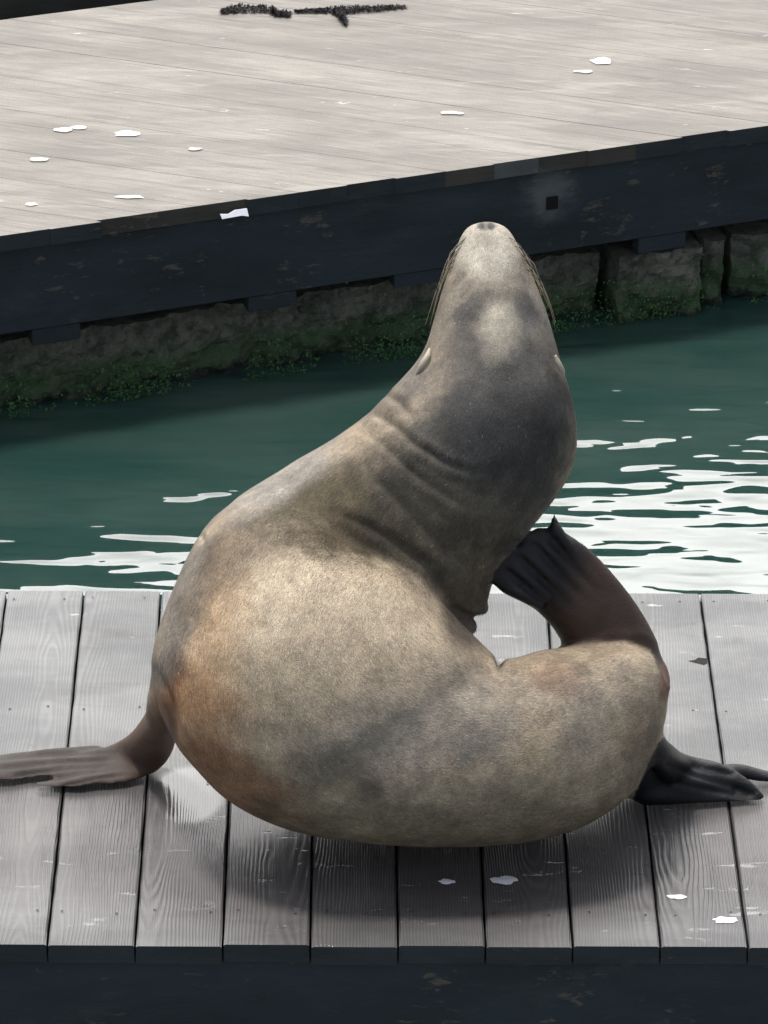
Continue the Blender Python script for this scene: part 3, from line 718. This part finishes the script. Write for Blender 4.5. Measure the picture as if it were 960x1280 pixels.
# short fur: slim blades lying along the coat
flow = [(607, 285), (612, 380), (612, 480), (570, 580), (470, 655), (390, 730), (365, 810), (390, 890), (480, 935), (600, 945), (700, 930), (790, 880)]
nfc = len(me.polygons); 
me.calc_loop_triangles(); nt_ = len(me.loop_triangles); T = np.empty(nt_*3, dtype=np.int64); me.loop_triangles.foreach_get('vertices', T); T = T.reshape(-1, 3)
p0, p1, p2 = V[T[:, 0]], V[T[:, 1]], V[T[:, 2]]
cr = np.cross(p1-p0, p2-p0); ar = np.linalg.norm(cr, axis=1); skT = skin[T].mean(1); ar = ar*(skT < .3)*((p0[:, 2]) > .008)
NF = 340000
idx = rng.choice(nt_, NF, p=ar/ar.sum()); a = rng.random(NF); b = rng.random(NF); fl = a+b > 1; a[fl] = 1-a[fl]; b[fl] = 1-b[fl]
P = p0[idx]*(1-a-b)[:, None]+p1[idx]*a[:, None]+p2[idx]*b[:, None]
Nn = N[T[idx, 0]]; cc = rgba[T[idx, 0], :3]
qx, qy, qd = pxy(P+ctr)
fw = np.zeros((NF, 2)); ws = np.zeros(NF)
for i in range(len(flow)-1):
    (ax, ay), (bx, by) = flow[i], flow[i+1]; mxp, myp = (ax+bx)/2, (ay+by)/2
    wgt = 1/((qx-mxp)**2+(qy-myp)**2+900)**1.5; L_ = math.hypot(bx-ax, by-ay)
    fw[:, 0] += wgt*(bx-ax)/L_; fw[:, 1] += wgt*(by-ay)/L_; ws += wgt
fw /= np.linalg.norm(fw, axis=1)[:, None]
jn = rng.normal(0, .17, NF); c_, s_ = np.cos(jn), np.sin(jn); fw = np.stack([fw[:, 0]*c_-fw[:, 1]*s_, fw[:, 0]*s_+fw[:, 1]*c_], 1)
Dr = fw[:, :1]*CR-fw[:, 1:]*CU
Dr = Dr-Nn*(Dr*Nn).sum(1)[:, None]; Dr /= np.linalg.norm(Dr, axis=1)[:, None]+1e-9
hd = sm(qy, 560, 460)[:, None]; Ln = rng.uniform(.004, .0095, NF)[:, None]*(1-.4*hd); Wd = rng.uniform(.0002, .00045, NF)[:, None]
lift = rng.uniform(.12, .38, NF)[:, None]
Sd = np.cross(Nn, Dr)
A0 = P-Sd*Wd-Nn*.0003; A1 = P+Sd*Wd-Nn*.0003; A2 = P+Dr*Ln+Nn*lift*Ln*.8
FV = np.stack([A0, A1, A2], 1).reshape(-1, 3)
fm = bpy.data.meshes.new('fur'); fm.vertices.add(NF*3); fm.loops.add(NF*3); fm.polygons.add(NF)
fm.vertices.foreach_set('co', FV.ravel()); fm.loops.foreach_set('vertex_index', np.arange(NF*3)); fm.polygons.foreach_set('loop_start', np.arange(0, NF*3, 3)); fm.polygons.foreach_set('loop_total', np.full(NF, 3))
fm.update(calc_edges=True)
fa = fm.color_attributes.new('coat', 'FLOAT_COLOR', 'POINT'); lf = np.array([noise.noise(Vector((p_[0]*90, p_[1]*90, p_[2]*90))) for p_ in P]); tone = (rng.lognormal(0.03, .28, NF)*(1+lf*.28))[:, None]; tone[rng.random(NF) < .0022] = 6.0  # a few strands whitened as painted wet sparkles
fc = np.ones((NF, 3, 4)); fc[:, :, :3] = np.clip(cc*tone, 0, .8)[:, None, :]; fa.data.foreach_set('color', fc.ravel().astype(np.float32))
m = M('fur'); at = m.n('ShaderNodeAttribute', attribute_name='coat'); m.l(at.outputs['Color'], m.p.inputs['Base Color']); m.p.inputs['Roughness'].default_value = .55; m.p.inputs['Specular IOR Level'].default_value = .22
link('fur', fm, m.m, sl, 'stuff')

# ears: small rolled pinnae
MAT_EAR = plain('pale_ear', (.42, .38, .30), .45, .15, 200, .0004)
def ear(pts, r, D0):
    v = []; f = []; q = catmull([list(S(x, y, d))+[rr] for (x, y, d), rr in zip(pts, r)], 5); seg = 10
    for i, p in enumerate(q):
        a_ = q[max(0, i-1)][:3]; b_ = q[min(len(q)-1, i+1)][:3]; Tn = b_-a_; Tn /= np.linalg.norm(Tn); s1 = np.cross(Tn, CF); s1 /= np.linalg.norm(s1); s2 = np.cross(s1, Tn)
        for j in range(seg):
            t_ = 2*math.pi*j/seg; v.append(p[:3]+s1*math.cos(t_)*p[3]+s2*math.sin(t_)*p[3]*.8-ctr)
    for i in range(len(q)-1):
        for j in range(seg): a_ = i*seg+j; b_ = i*seg+(j+1) % seg; f.append((a_, b_, b_+seg, a_+seg))
    f.append(tuple(range(seg))[::-1]); f.append(tuple(range((len(q)-1)*seg, len(q)*seg)))
    link('ear', mesh('ear', v, f, True), MAT_EAR, sl)
def surfD(px, py):                                           # nearest body surface under a pixel
    VV = V+ctr; d_ = np.hypot(X-px, Y-py)+(D-6.9)*6*0; cand = np.where(d_ < 7)[0]
    return float(D[cand].min()) if len(cand) else 7.1
dl = surfD(531, 450); dr = surfD(698, 458)
print('ear depth', dl, dr)
ear([(537, 436, dl+.012), (534, 446, dl-.001), (527, 457, dl-.004), (520, 469, dl+.004)], [.0020, .0052, .0048, .0010], dl)
ear([(694, 444, dr-.004), (698, 454, dr-.001), (703, 464, dr+.004), (705, 472, dr+.008)], [.0020, .0046, .0040, .0010], dr)
# whiskers
MAT_WH = plain('whisker', (.38, .33, .24), .35, .1, 50, 0)
MAT_WD = plain('dark_whisker', (.05, .045, .04), .35, .1, 50, 0)
def whisker(p, r, mat):
    q = catmull([list(a_) for a_ in p], 6); v = []; f = []; seg = 4
    for i, c in enumerate(q):
        a_ = q[max(0, i-1)]; b_ = q[min(len(q)-1, i+1)]; Tn = b_-a_; Tn /= np.linalg.norm(Tn); s1 = np.cross(Tn, CF); s1 /= np.linalg.norm(s1); s2 = np.cross(s1, Tn); rr = r*(1-.8*i/len(q))
        for j in range(seg): t_ = math.pi/2*j; v.append(c+s1*math.cos(t_)*rr+s2*math.sin(t_)*rr-ctr)
    for i in range(len(q)-1):
        for j in range(seg): a_ = i*seg+j; b_ = i*seg+(j+1) % seg; f.append((a_, b_, b_+seg, a_+seg))
    link('whisker', mesh('whisker', v, f), mat, sl)
rw = random.Random(11)
LC = lambda y: float(np.interp(y, [290, 302, 335, 388, 438], [581, 574, 561, 544, 529]))
RC = lambda y: float(np.interp(y, [290, 301, 333, 385, 448], [635, 643, 660, 682, 701]))
for side in (0, 1):
    for i in range(15):
        t_ = i/14; y0 = 296+t_*40; Ln_ = rw.uniform(25, 78); off = rw.uniform(1, 7)+(2 if side else 0); ef = rw.uniform(-.2, 1.3); pts_ = []
        for q_ in (0, .2, .45, .75, 1.0):
            yy = y0+Ln_*(q_**1.15); o_ = -5+(off+5)*min(1, q_*2.6)-(off*ef)*max(0, q_-.4)
            xx = LC(yy)-o_ if side == 0 else RC(yy)+o_
            pts_.append(S(xx, yy, 7.085-.01*q_))
        whisker(pts_, .00065, MAT_WH if rw.random() < .5 else MAT_WD)
